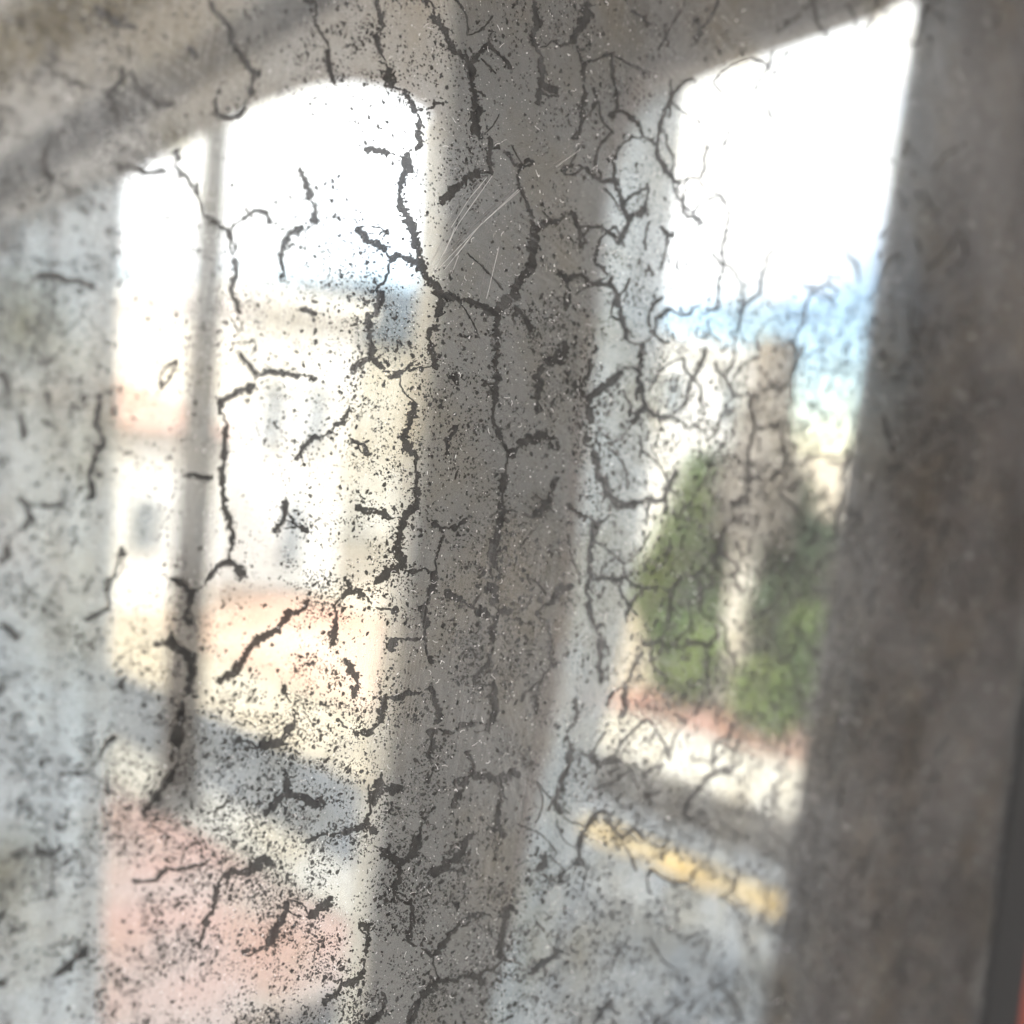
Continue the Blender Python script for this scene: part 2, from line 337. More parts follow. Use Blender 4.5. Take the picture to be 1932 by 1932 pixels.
mx = t.nodes.new('ShaderNodeMixShader'); t.links.new(fac, mx.inputs[0]); t.links.new(mh.outputs[0], mx.inputs[1]); t.links.new(df.outputs[0], mx.inputs[2])
# micro pits: pin-sized holes in the silver
vo = N_(t, 'ShaderNodeTexVoronoi', Scale=900.0); t.links.new(tc, vo.inputs['Vector'])
pit = mth(t, 'MULTIPLY', mth(t, 'LESS_THAN', vo.outputs['Distance'], .26), mth(t, 'GREATER_THAN', noise(t, tc, 38, 5, .65), .53))
pit = mth(t, 'MULTIPLY', pit, .75)
dk = N_(t, 'ShaderNodeBsdfDiffuse', Color=(.04, .038, .037, 1))
mx2 = t.nodes.new('ShaderNodeMixShader'); t.links.new(pit, mx2.inputs[0]); t.links.new(mx.outputs[0], mx2.inputs[1]); t.links.new(dk.outputs[0], mx2.inputs[2]); t.links.new(mx2.outputs[0], out.inputs[0])

# glass: clear, with wiped dust film
m_glass, t, out = nodes('dusty_glass')
tc = t.nodes.new('ShaderNodeTexCoord').outputs['Object']
tr = N_(t, 'ShaderNodeBsdfTransparent', Color=(.97, .975, .97, 1)); gl = N_(t, 'ShaderNodeBsdfGlossy', Roughness=.0)
fr = N_(t, 'ShaderNodeFresnel', IOR=1.5); geo = t.nodes.new('ShaderNodeNewGeometry')
ff = mth(t, 'MULTIPLY', fr.outputs[0], mth(t, 'SUBTRACT', 1.0, geo.outputs['Backfacing']))
m1 = t.nodes.new('ShaderNodeMixShader'); t.links.new(ff, m1.inputs[0]); t.links.new(tr.outputs[0], m1.inputs[1]); t.links.new(gl.outputs[0], m1.inputs[2])
df = N_(t, 'ShaderNodeBsdfDiffuse', Color=(.80, .80, .79, 1))
s1 = mr(t, noise(t, tc, 30, 5, .75, (60, 1.6, 1), .06), .47, .75, 0, .27)
s2 = mr(t, noise(t, tc, 30, 5, .75, (56, 1.8, 1), -.5, (3, 1, 0)), .47, .75, 0, .27)
s3 = mr(t, noise(t, tc, 28, 4, .75, (2, 52, 1), .25, (7, 2, 0)), .49, .76, 0, .27)
p1 = mr(t, noise(t, tc, 9, 2, .5), .45, .60, 0, 1); p2 = mr(t, noise(t, tc, 8, 2, .5, (1, 1, 1), 0, (5, 5, 5)), .45, .60, 0, 1); p3 = mr(t, noise(t, tc, 8, 2, .5, (1, 1, 1), 0, (9, 1, 5)), .46, .60, 0, 1)
fs = mth(t, 'ADD', mth(t, 'ADD', mth(t, 'MULTIPLY', s1, p1), mth(t, 'MULTIPLY', s2, p2)), mth(t, 'ADD', mth(t, 'MULTIPLY', s3, p3), .010))
m2 = t.nodes.new('ShaderNodeMixShader'); t.links.new(mth(t, 'MULTIPLY', fs, mth(t, 'SUBTRACT', 1.0, geo.outputs['Backfacing'])), m2.inputs[0]); t.links.new(m1.outputs[0], m2.inputs[1]); t.links.new(df.outputs[0], m2.inputs[2]); t.links.new(m2.outputs[0], out.inputs[0])

m_black = mat('exposed_backing', (.030, .029, .028), (.05, .048, .046), 300, rough=.7, spec=.2)
m_frame = mat('black_frame', (.030, .030, .031), rough=.6)
m_dust = mat('dust', (.85, .84, .82), rough=.9)
MB().box(A0, AE, B0, B1, -.004, -.0002).build('backing', m_black, mir)
obj('silvering', [(A0, B0, 0), (AE, B0, 0), (AE, B1, 0), (A0, B1, 0)], [(0, 1, 2, 3)], m_silver, mir)
MB().box(A0, AE, B0, B1, .0005, GT).build('glass', m_glass, mir)
fb = MB(); fb.box(AE, AO, B0-.02, B1+.02, -.008, .0035); fb.box(A0-.02, A0, B0-.02, B1+.02, -.008, .0035)
fb.box(A0, AE, B1, B1+.02, -.008, .0035); fb.box(A0, AE, B0-.02, B0, -.008, .0035); fb.build('frame', m_frame, mir)

# cracks: polylines in nine 1932-unit survey tiles of the mirror face (tile column, row), widths in tile units
CR = {
(0,0): """520,30 570,60 640,110 700,150 770,160:40;1190,0 1220,70 1270,110 1310,180 1310,240 1350,300 1390,350 1430,400 1480,425:26;1425,430 1428,460:16;1425,490 1425,550:36;1385,590 1380,630 1340,660 1270,660 1215,650:26;680,380 700,440 660,500 620,530 630,590 650,640 670,710:30;760,490 830,540 890,590 940,590 990,600:36;245,850 240,920 255,970 300,1030:34;650,945 760,945 850,980 940,965:32;1000,830 1000,920:28;990,940 1040,990 1100,1060 1130,1120:22;370,475 460,470:24;300,770 390,740:26;1180,1240 1230,1280 1290,1310 1300,1360:26;190,1570 260,1560 350,1580 430,1580 490,1610 540,1640:32;1360,1250 1400,1230 1440,1190 1500,1200 1540,1270:28;1690,940 1730,1020 1750,1100 1760,1140:34;1790,1180 1780,1280:40;1730,1300 1680,1290 1630,1340 1600,1400 1580,1470:30;1320,1460 1340,1520 1320,1600 1290,1660:24;1310,1640 1340,1720 1360,1780:26;1860,280 1850,350 1880,430 1900,480:26;1700,1740 1790,1790:24;90,160 120,150:30;1080,260 1095,340:44;1240,500 1230,510:30;1780,130 1800,150:40;1660,440 1670,450:36;1600,1540 1590,1580:22;1720,0 1780,20:36""",
(1,0): """200,0 215,60 230,160:22;190,190 200,240 230,310:24;260,380 265,450 280,500:42;470,0 485,30:26;515,80 540,130 580,170 610,230 640,280 690,320 730,370 735,440 750,540 755,600 760,700 775,770:34;745,690 770,760:46;730,370 770,310 800,270 830,250 870,295:28;900,320 940,350 965,395:18;840,780 840,860 845,980:26;1090,0 1100,80 1120,140 1080,190 1105,280:26;1125,320 1140,400 1130,470 1115,560 1105,600:34;1140,490 1200,510 1225,540:34;1395,0 1390,80 1370,140 1320,190 1315,250:36;1330,260 1365,360 1370,460:16;1380,510 1365,600 1365,670 1345,740:24;1540,290 1530,350 1540,460:14;1555,500 1560,620 1610,640 1660,670 1690,720:18;1560,620 1520,665:18;1932,480 1880,520 1840,620 1800,720 1780,840 1800,900 1850,980 1890,1020 1932,1025:20;1780,820 1745,790 1710,775:16;1640,55 1700,100 1740,140:18;380,860 375,960 345,1020 330,1100 340,1170 370,1240 400,1310 425,1400 450,1480 470,1560 520,1600 550,1650 560,1700 545,1800:36;530,1850 500,1870 495,1932:32;120,840 200,850 280,870:32;80,1290 130,1340 200,1390 260,1430:32;280,1480 320,1440 380,1470 440,1490:28;385,570 430,640:28;440,670 440,760 440,840:26;560,1150 600,1110 650,1060 710,1010 790,970:38;560,1670 640,1690 680,1700:36;700,1690 770,1720 820,1760 880,1790 880,1850 885,1932:34;880,1790 910,1720 970,1680 1000,1650:46;1000,1690 990,1610 1030,1570 1070,1520 1070,1460 1090,1380 1100,1310:38;1100,1320 1130,1270 1180,1260 1250,1240:32;1090,1290 1070,1210 1040,1130 1010,1050:18;930,860 970,910:20;985,945 1030,940:28;1075,905 1080,940:28;1370,950 1420,990:18;1240,975 1290,945:24;1460,1025 1540,1020 1570,1100 1600,1180:20;1560,850 1540,930 1540,1020:16;1740,1200 1660,1210 1630,1230 1620,1290 1580,1350 1570,1390:28;1590,1180 1630,1230:20;1300,1190 1330,1250 1350,1320 1360,1400:20;1480,1290 1400,1280:16;1800,1280 1850,1330 1890,1330:22;1850,1330 1840,1420 1810,1530:14;1230,1530 1270,1600 1300,1570 1360,1560 1400,1610 1470,1600 1530,1620 1560,1700 1590,1800 1620,1932:24;1530,1620 1525,1560:18;1265,1680 1270,1760:16;980,1740 1040,1800 1085,1880:30;200,1640 220,1700 200,1770 150,1810 165,1932:36;1780,1810 1860,1740:20;345,520 380,520:40;440,620 455,625:36;500,610 505,615:34;535,580 530,600:26;570,585 590,590:28;850,170 860,180:30;760,110 770,130:22;1200,230 1230,250:24;240,1310 265,1310:44;1310,770 1320,790:20;800,530 815,550:30""",
(2,0): """0,460 70,450:30;510,290 490,370 410,510:12;270,740 230,830:10;140,820 120,890 125,960 95,1010:14;0,1100 10,1220 60,1230 110,1280:18;200,1090 240,1140 260,1230 240,1360 210,1440 240,1490:15;210,1540 200,1640 205,1740 170,1760:14;60,1740 20,1790:13;540,1390 480,1450 450,1560 430,1660 330,1740 320,1820 300,1932:17;730,1650 700,1720 680,1810 640,1900:15;840,890 900,810:8;100,190 90,90:15;1160,1280 1110,1340:10;1080,1810 1010,1870:12;880,1640 840,1720:10""",
(0,1): """0,170 40,230 30,290:28;110,400 130,480 140,560:28;575,290 550,380 550,470 590,570 540,640 530,700 500,770:26;100,880 160,940 170,1010 120,1080:26;230,930 300,940 370,930:26;500,900 545,880:30;0,1260 50,1200 40,1150:36;0,1600 60,1640 120,1680:38;480,1585 560,1540 620,1500:18;680,1170 700,1230:52;960,1340 1020,1360 1080,1410 1075,1500:34;1050,1580 1100,1585:24;970,1660 970,1710 1030,1750 1080,1800 1075,1932:40;870,1715 930,1725:26;1350,60 1400,120 1440,190:24;1240,390 1250,340 1310,310 1370,280 1450,240:34;1470,200 1520,170 1600,180 1710,190:28;1780,195 1785,230:26;1285,460 1270,560 1275,640 1260,740 1255,820 1265,930 1300,1040 1320,1090 1305,1190:27;1230,720 1270,720:22;1670,680 1710,620 1760,560 1810,540:28;1850,530 1880,500:24;1890,465 1932,470:34;1160,1360 1200,1310 1250,1260 1300,1240 1350,1290 1390,1325:34;1620,890 1600,940 1610,1000 1540,1085:24;1680,1045 1750,1080:24;1050,760 1200,775:20;1230,1932 1320,1870 1380,1800 1430,1720 1510,1670 1590,1600 1650,1540 1700,1520 1745,1465:38;1900,1560 1890,1650 1870,1720:32;940,150 1010,110:20;910,265 920,270:34;1150,770 1140,780:36;600,1345 640,1340:24;590,1420 610,1410:28""",
(1,1): """500,0 515,80 545,170:32;590,190 640,210 670,250:34;170,0 170,90 210,130 240,160:32;170,90 110,130 50,165:28;890,0 885,60 865,150:30;880,180 870,280 870,360:34;1285,0 1250,90 1190,110 1140,120:46;1110,180 1115,270 1110,340:36;1100,400 1102,410:20;270,210 350,170:32;430,145 460,140:30;410,340 400,420 370,490 350,550 380,600 430,650:36;50,540 100,580:28;140,590 155,650:38;0,480 40,400:26;885,490 905,560:38;940,630 990,620:46;1010,590 1040,560 1100,540 1180,545:46;1220,550 1230,620:20;1230,770 1210,800:24;1195,850 1160,920 1120,970 1075,995:38;930,750 915,800 905,860:42;910,900 910,1000 895,1060 865,1130 860,1220 870,1270:38;890,1310 885,1350:32;430,820 430,900 410,950 360,980 340,1050 325,1110 310,1200 350,1240 330,1270 270,1310 230,1340 190,1375:40;430,755 430,780:28;80,930 100,960 150,960:30;210,960 280,1000:34;505,1035 555,1045:40;620,1060 660,1055:36;715,990 735,990:34;1280,910 1320,970 1390,1000:22;1310,230 1360,290 1415,315 1400,350 1415,470:34;1415,315 1500,250 1560,200 1590,160:36;1370,570 1410,540:34;1725,0 1700,60 1690,150 1685,240 1710,340 1720,370 1680,430 1640,465:28;1720,370 1760,400 1800,440 1860,430:18;1420,610 1445,690 1450,760 1500,800 1520,880 1570,930 1650,925 1710,900:36;1740,895 1780,900 1830,890 1860,800 1890,720:26;1470,1010 1430,1060 1415,1150 1400,1220 1410,1330 1385,1410:32;1430,1345 1480,1330 1560,1350 1600,1320:28;1400,1440 1405,1540 1450,1620 1470,1700 1460,1830 1460,1932:26;370,1305 430,1295:36;485,1300 495,1305:24;540,1300 520,1370 500,1430:32;0,1450 40,1410 140,1430:36;40,1350 40,1410:30;580,1420 640,1450 690,1470:36;800,1420 860,1390 870,1450 860,1500:44;750,1515 800,1540 840,1560:52;880,1550 860,1630 850,1690:34;900,1535 970,1525:44;460,1490 480,1560 475,1630:38;470,1670 475,1710:24;490,1780 520,1830:42;850,1770 840,1820 780,1870 750,1932:24;1250,1370 1240,1410 1180,1480:36;1250,1380 1320,1390:32;1110,1520 1120,1560:36;1175,1600 1180,1700 1180,1780:20;270,1760 290,1710 320,1680:46;285,1520 325,1530:52;30,1800 70,1880 100,1932:46;1180,1850 1240,1815:20;1932,1330 1880,1390 1860,1430 1850,1600:18;1800,1390 1700,1400:22;1640,1480 1610,1560:24;1690,1700 1720,1720 1800,1700 1880,1720:22;1690,1760 1640,1870:22;1830,900 1840,970:16;640,470 650,500:52;600,620 605,650:38;545,1165 550,1175:40;790,250 830,245:30;1460,1600 1490,1610:20""",
(2,1): """140,30 100,130 60,200 30,270 0,370:20;300,90 240,200 260,260 290,300:16;640,0 625,190 550,290 500,240:15;370,300 395,400 410,500 380,580 365,680 372,760 385,830:17;385,775 430,768 480,790 540,745 585,680 578,600 560,530:15;410,480 460,500 510,478 545,440:13;210,450 180,530 130,570:18;270,920 380,900:28;240,1050 200,1200 120,1280 70,1340:20;70,1340 0,1310:15;90,1340 100,1550:15;0,1730 70,1700 140,1720 210,1650:26;140,1720 140,1932:20;330,1290 270,1340:13;760,640 680,690:14;900,880 860,1000 870,1120:24;780,1100 690,1160:24;1130,420 1180,560:26;1400,500 1360,600:26;930,640 900,760:22;1650,720 1600,800:26;1080,1400 1060,1560:22;1350,1350 1300,1480:24;750,1400 850,1420:22;1500,1000 1480,1120:24""",
(0,2): """1070,0 1065,60:42;1035,110 1030,200 1010,280 1000,380:52;985,490 940,570 890,650 800,750:28;655,290 600,340 570,395:32;680,0 680,50:18;340,520 380,515:22;420,515 465,515:26;190,980 230,960 290,970:36;0,60 0,0:32;600,590 610,640:28;310,1650 390,1610 430,1560 500,1500:36;430,1570 480,1520:54;-20,1320 30,1330:62;-20,1720 40,1680:70;895,1110 920,1070 965,1055:30;1000,1060 1060,1045:24;1145,1025 1155,1035:32;1230,1165 1215,1230 1200,1290:28;1160,1330 1165,1390:36;1110,1480 1135,1495:38;1455,375 1490,350 1550,335 1595,355:42;1610,290 1640,250 1670,235:32;1615,60 1610,10:28;1625,550 1620,620 1570,670 1530,710 1490,760:32;1620,625 1690,640 1740,670 1790,690 1830,660:42;1620,490 1620,500:24;1260,1095 1310,1070 1400,1075 1440,1050 1480,1010 1520,1000 1540,1050:44;1730,910 1760,890:36;1785,875 1800,870:32;1750,1330 1800,1280 1850,1240 1880,1210:40;1630,1230 1610,1320 1570,1370 1550,1430 1505,1490:42;1370,1540 1410,1515:42;1450,1515 1470,1515:22;1640,1630 1660,1630:50;1820,1810 1870,1790:36;1330,325 1345,330:36;1905,205 1920,215:42;340,920 330,940:40;760,1110 765,1130:34;60,970 110,990:16""",
(1,2): """240,70 235,150 210,230:38;260,85 330,85 360,70 440,55:28;75,30 60,70:28;110,290 160,290:32;500,20 525,100 550,160 545,240:28;480,270 540,270:52;570,275 630,285:36;670,250 720,240 760,220:32;515,320 490,430:36;870,0 860,80 880,140 850,200 825,280:38;1100,60 1100,180:24;1320,90 1330,180 1320,230:20;705,380 712,410:32;740,450 740,520 700,560 695,600:28;740,520 800,525 870,550 900,550 960,520 985,480:42;900,560 905,650 885,720 880,800 920,880:28;660,650 630,710:28;1300,370 1280,480 1240,590 1210,690 1245,745:34;1410,410 1455,475 1540,420 1590,440:28;1610,0 1605,130 1590,200:26;1500,730 1450,730 1400,800 1360,880 1340,940:26;1570,890 1640,830 1680,850 1710,890:24;1710,660 1810,610:30;0,860 60,825 130,810 180,840 200,855:32;150,760 150,810:30;215,540 210,600 160,680:46;270,605 350,600:44;220,930 240,975 300,990 350,1015 400,980 430,900 450,860:34;345,1020 320,1090 295,1180:30;452,790 458,810:28;520,1100 550,1050 630,1010 680,960 700,880:42;700,880 740,870:34;685,1065 695,1085:38;840,835 880,830:20;1160,970 1140,1030 1095,1055:26;400,1260 400,1300:26;95,1350 130,1390 150,1410:36;150,1440 140,1540:34;980,1260 930,1290 920,1370 900,1480 915,1580:36;740,1330 785,1305:26;400,1400 370,1470:30;650,1385 570,1480 520,1550:26;1240,1500 1190,1560 1120,1590 1075,1650:26;1310,1020 1380,1030:24;1270,1060 1230,1130:18;450,1790 500,1730 540,1690 650,1690:34;690,1660 780,1660 810,1620:28;780,1660 790,1720:26;0,1710 60,1700 120,1650 130,1610:36;235,1755 245,1770:32;130,1932 210,1880 240,1850:36;430,1850 380,1932:22;1540,1790 1460,1870 1430,1932:22""",
(2,2): """0,770 50,650 110,570 190,500 280,490:28;60,190 110,120:15;180,340 170,470:15;280,450 310,330:13;900,600 880,700:24;1060,950 1020,1080:26;780,1000 820,1100:22;700,1350 680,1500:24;1200,700 1160,860:26;1500,300 1440,420:26;1100,1300 1080,1420:26;1350,1200 1300,1300:24;900,1600 850,1700:26;1450,1650 1400,1750:24;1250,1550 1200,1650:22""",
}
cv = []; cf = []
def jag(n, amp, sm=3):
    a = nr.normal(size=n+2*sm); k = np.ones(sm)/sm; return np.convolve(a, k, 'same')[sm:sm+n]*amp*math.sqrt(sm)
def ribbon(pts, wd, store_v, store_f, h, step=1.9, rag=.6, taper=True):
    p = np.array(pts, float); seg = np.hypot(*np.diff(p, axis=0).T); cu = np.concatenate([[0], np.cumsum(seg)]); Lq = cu[-1]
    n = max(5, int(Lq/step)); tt = np.linspace(0, Lq, n)
    x = np.interp(tt, cu, p[:, 0]); y = np.interp(tt, cu, p[:, 1])
    x += (jag(n, 1.1, 7)+jag(n, .7, 3))*min(1, wd/8); y += (jag(n, 1.1, 7)+jag(n, .7, 3))*min(1, wd/8)
    dx = np.gradient(x); dy = np.gradient(y); l = np.hypot(dx, dy)+1e-6; nx, ny = -dy/l, dx/l
    base = wd/2*(1+jag(n, .16, 9))
    if taper:
        e = np.minimum(tt, Lq-tt)/(wd*.9); base = base*np.clip(np.sqrt(np.clip(e, 0, 1))+.12, 0, 1)
    wl_ = np.clip(base*(1+jag(n, rag*.55, 2)), .25, None); wr_ = np.clip(base*(1+jag(n, rag*.55, 2)), .25, None)
    b = len(store_v)
    for i in range(n):
        store_v.append(P(x[i]+nx[i]*wl_[i], y[i]+ny[i]*wl_[i], h)); store_v.append(P(x[i]-nx[i]*wr_[i], y[i]-ny[i]*wr_[i], h))
    for i in range(n-1): store_f.append((b+2*i, b+2*i+1, b+2*i+3, b+2*i+2))
    return x, y
crack_pts = []
for (tx, ty), txt in CR.items():
    for c in txt.replace('\n', '').split(';'):
        pp, wd = c.rsplit(':', 1)
        pts = [tuple(float(u) for u in q.split(',')) for q in pp.split()]
        pts = [(tx*644+x/3, ty*644+y/3) for x, y in pts]; wd = float(wd)/3
        x, y = ribbon(pts, wd, cv, cf, .00012+.00004*rng.random()); crack_pts.append((x, y, wd))
# thin broken links that carry a crack on to its neighbour
ends = [(x[i], y[i], k) for k, (x, y, w_) in enumerate(crack_pts) for i in (0, -1)]
AX = np.concatenate([x for x, y, w_ in crack_pts]); AY = np.concatenate([y for x, y, w_ in crack_pts]); AK = np.concatenate([np.full(len(x), k) for k, (x, y, w_) in enumerate(crack_pts)])
for ex, ey, k in ends:
    dd = np.hypot(AX-ex, AY-ey); dd[AK == k] = 1e9; j = int(np.argmin(dd))
    if 4 < dd[j] < 62 and rng.random() < .75:
        n_ = 6; L_ = dd[j]; px_, py_ = -(AY[j]-ey)/L_, (AX[j]-ex)/L_; bw = rng.uniform(-.22, .22)*L_
        pts = [(ex+(AX[j]-ex)*t_/n_+px_*(bw*math.sin(math.pi*t_/n_)+rng.gauss(0, 1.1)), ey+(AY[j]-ey)*t_/n_+py_*(bw*math.sin(math.pi*t_/n_)+rng.gauss(0, 1.1))) for t_ in range(n_+1)]
        if rng.random() < .4: q_ = rng.randint(2, 4); parts_ = [pts[:q_], pts[q_:]]
        else: parts_ = [pts]
        for p_ in parts_:
            if len(p_) > 1: ribbon(p_, rng.uniform(2.2, 5.0), cv, cf, .00011+.00003*rng.random(), step=1.8)
# finer honeycomb of hairline cracks between them
def net(x0, x1, y0, y1, cs, prob, wlo, whi, seed, sy=1.25):
    q = random.Random(seed); V = {}
    def vert(i, j):
        if (i, j) not in V:
            k, o_ = divmod(i, 2); V[(i, j)] = (x0+(j+.5*(k % 2))*cs*1.0+q.uniform(-.3, .3)*cs, y0+(k*.87+(.29 if o_ else 0))*cs*sy+q.uniform(-.26, .26)*cs)
        return V[(i, j)]
    rows = int((y1-y0)/(cs*.87*sy)); cols = int((x1-x0)/cs)
    for k in range(rows):
        for j in range(cols):
            a, b = (2*k, j), (2*k+1, j); sh = k % 2
            E_ = [(a, b)]                                  # upright edge
            E_ += [(b, (2*k+2, j if sh == 0 else j)), (b, (2*k+2, j-1 if sh == 0 else j+1))]
            for e_ in E_:
                if q.random() > prob: continue
                p_, r_ = vert(*e_[0]), vert(*e_[1]); n_ = 5; bow = q.uniform(-.2, .2)
                pts = [(p_[0]+(r_[0]-p_[0])*t_/n_+bow*(r_[1]-p_[1])*math.sin(math.pi*t_/n_), p_[1]+(r_[1]-p_[1])*t_/n_-bow*(r_[0]-p_[0])*math.sin(math.pi*t_/n_)) for t_ in range(n_+1)]
                if q.random() < .35: pts = pts[:q.randint(3, 5)]
                ribbon(pts, q.uniform(wlo, whi), cv, cf, .00010+.00003*q.random(), step=2.0)
net(1130, 1900, -20, 1960, 78, .42, 2.4, 5.4, 3)
net(860, 1130, -20, 1960, 84, .16, 1.6, 3.4, 4)
# crazing carries on past the part seen here
for k in range(260):
    x0 = rng.uniform(-900, 2000); y0 = rng.uniform(-700, 2650)
    if -10 < x0 < 1900 and -10 < y0 < 1942: continue
    a = rng.uniform(0, 2*math.pi); pts = [(x0, y0)]
    for j in range(rng.randint(2, 6)): a += rng.uniform(-.7, .7); pts.append((pts[-1][0]+rng.uniform(14, 30)*math.cos(a), pts[-1][1]+rng.uniform(14, 30)*math.sin(a)))
    if any(-5 < x < 1937 and -5 < y < 1937 or x > 2050 for x, y in pts): continue
    ribbon(pts, rng.uniform(6, 12), cv, cf, .00012+.00004*rng.random())

obj('crazing', cv, cf, m_black, mir)['kind'] = 'stuff'

# spots of lost silver, denser in drifts
def pxpos(px, py):
    u = (px-966)/966*T; v_ = (966-py)/966*T; z = D0/(u*n0[0]+v_*n0[1]+n0[2])
    c = np.stack([u*z, v_*z, -z], -1)@M.T-O
    return c@e1, c@mm, z
lat = nr.random((60, 60)); lat2 = nr.random((200, 200))
def vnoise(g, x, y, s):
    x = x/s; y = y/s; xi = np.floor(x).astype(int); yi = np.floor(y).astype(int); fx = x-xi; fy = y-yi; fx = fx*fx*(3-2*fx); fy = fy*fy*(3-2*fy); n = g.shape[0]
    a = g[xi % n, yi % n]; b = g[(xi+1) % n, yi % n]; c = g[xi % n, (yi+1) % n]; d_ = g[(xi+1) % n, (yi+1) % n]
    return (a*(1-fx)+b*fx)*(1-fy)+(c*(1-fx)+d_*fx)*fy
HOT = [(690,115,70,1.6),(870,330,45,1.2),(660,420,60,.6),(730,660,80,1.0),(560,580,70,.5),(940,630,50,1.2),(1100,620,80,1.3),(1180,760,90,1.6),(1200,880,60,1.5),(1060,480,60,1.2),
 (720,830,80,1.2),(780,990,60,.6),(700,1080,90,1.3),(650,1150,80,1.2),(940,1120,110,1.2),(900,1010,50,.7),(800,1300,110,1.1),(960,1340,80,2.0),(1000,1250,80,1.4),(640,1330,90,1.1),(540,1420,110,1.3),
 (450,1500,110,1.5),(560,1560,90,1.3),(350,1620,120,1.3),(500,1700,150,1.4),(300,1800,150,1.6),(540,1850,130,1.5),(700,1700,110,1.2),(800,1780,110,1.4),(880,1560,120,.9),(1000,1650,100,1.4),(1100,1750,120,1.6),
 (80,1600,200,1.6),(120,1850,150,1.9),(60,1350,160,1.4),(90,1000,170,1.1),(80,700,150,1.2),(130,500,130,1.1),(60,330,140,.9),(120,80,90,.9),(330,200,80,.9),(230,330,70,.9),(1230,1560,90,1.2),(1320,1820,130,1.8),(1250,1380,80,.9),
 (1400,780,70,1.3),(1450,900,90,1.1),(1560,1100,150,1.3),(1350,1250,150,1.3),(1300,700,90,1.1),(1500,1500,140,1.3),(1700,900,200,1.5),(1750,1500,200,1.6),(1650,500,120,.8),(820,1480,90,.8),(440,760,80,.6),(480,640,60,.7),(380,620,60,.8),(1420,1450,100,1.2)]
COLD = [(930,450,75,.95),(1000,170,60,.6),(1500,300,190,.9),(1640,200,200,.9),(480,900,110,.8),(280,900,70,.75),(560,260,80,.6),(300,600,70,.6),(1040,900,45,.6),(1160,1190,50,.9),(1080,1340,60,.95),(900,200,50,.6),(1170,1000,50,.8),(850,930,50,.6),(930,1480,40,.6),(1250,1800,50,.8),(450,360,60,.7),(850,1120,50,.3),(790,50,60,.8),(480,20,60,.7)]
def density(x, y):
    d_ = .36+.16*np.clip((y-1150)/600, 0, 1)+.12*np.clip((300-x)/300, 0, 1)+1.1*np.clip((x-1060-.1*(1100-y))/200, 0, 1)*np.clip((y-450)/350, .25, 1)
    for a, b, r, s_ in HOT: d_ += s_*.42*np.exp(-((x-a)**2+(y-b)**2)/(2*r*r))
    for a, b, r, s_ in COLD: d_ *= 1-s_*np.exp(-((x-a)**2+(y-b)**2)/(2*r*r))
    v1 = vnoise(lat, x+3000, y+3000, 75); v2 = vnoise(lat2, x+3000, y+3000, 22)
    return d_*np.clip(v1*1.7-.15, .05, 2)*np.clip(v2*2.2-.35, .05, 2.2)
def blobs(nt_, x0, x1, y0, y1, rlo, rhi, al, name, m, h0, dens=True, k=8, asp=1.35):
    x = nr.uniform(x0, x1, nt_); y = nr.uniform(y0, y1, nt_)
    if dens: keep = nr.random(nt_)*1.3 < density(x, y); x = x[keep]; y = y[keep]
    n = len(x); a, b, z = pxpos(x, y); ok = (a < AE-.001) & (a > A0+.002) & (b > B0+.002) & (b < B1-.002) & (z > 0); a, b, z = a[ok], b[ok], z[ok]; n = len(a)
    r = rlo*(nr.random(n)**(-1/al)); r = np.minimum(r, rhi)*T/966*D0*1.1*np.maximum(z/D0, .8)**1.6
    th = np.linspace(0, 2*np.pi, k, endpoint=False)[None]+nr.uniform(0, 6.28, (n, 1)); rr = r[:, None]*nr.uniform(.55, 1.3, (n, k))
    ph = nr.uniform(0, 3.14, (n, 1)); st2 = nr.uniform(1, asp, (n, 1)); ux = rr*np.cos(th)*st2; uy = rr*np.sin(th)/st2
    X = a[:, None]+ux*np.cos(ph)-uy*np.sin(ph); Yv = b[:, None]+ux*np.sin(ph)+uy*np.cos(ph)
    H = np.broadcast_to((h0+nr.uniform(0, .00003, (n, 1))), (n, k))
    co_ = np.stack([X, Yv, H], -1).reshape(-1, 3).astype(np.float32)
    me = bpy.data.meshes.new(name); me.vertices.add(n*k); me.vertices.foreach_set('co', co_.ravel()); me.loops.add(n*k); me.loops.foreach_set('vertex_index', np.arange(n*k, dtype=np.int32))
    me.polygons.add(n); me.polygons.foreach_set('loop_start', np.arange(0, n*k, k, dtype=np.int32)); me.polygons.foreach_set('loop_total', np.full(n, k, dtype=np.int32)); me.update(calc_edges=True); me.validate()
    return link(name, me, m, mir), n
o, n1 = blobs(500000, -500, 1925, -450, 2350, .76, 4.4, 2.3, 'foxing_spot', m_black, .00005, asp=1.35); o['kind'] = 'stuff'
# flecks hugging the cracks
fv = []; ff_ = []
for x, y, wd in crack_pts:
    for k in range(int(len(x)*.55)):
        i = rng.randrange(len(x)); r = rng.uniform(.8, 2.6); d_ = wd*.5+abs(rng.gauss(0, wd*.55)); a = rng.uniform(0, 6.28); cx = x[i]+d_*math.cos(a); cy = y[i]+d_*math.sin(a); b = len(fv); h = .00009+.00002*rng.random()
        for j in range(7):
            t_ = 2*math.pi*j/7; q = r*rng.uniform(.6, 1.3); fv.append(P(cx+q*math.cos(t_), cy+q*math.sin(t_), h))
        ff_.append(tuple(range(b+6, b-1, -1)))
o = obj('crack_fleck', fv, ff_, m_black, mir); o['kind'] = 'stuff'
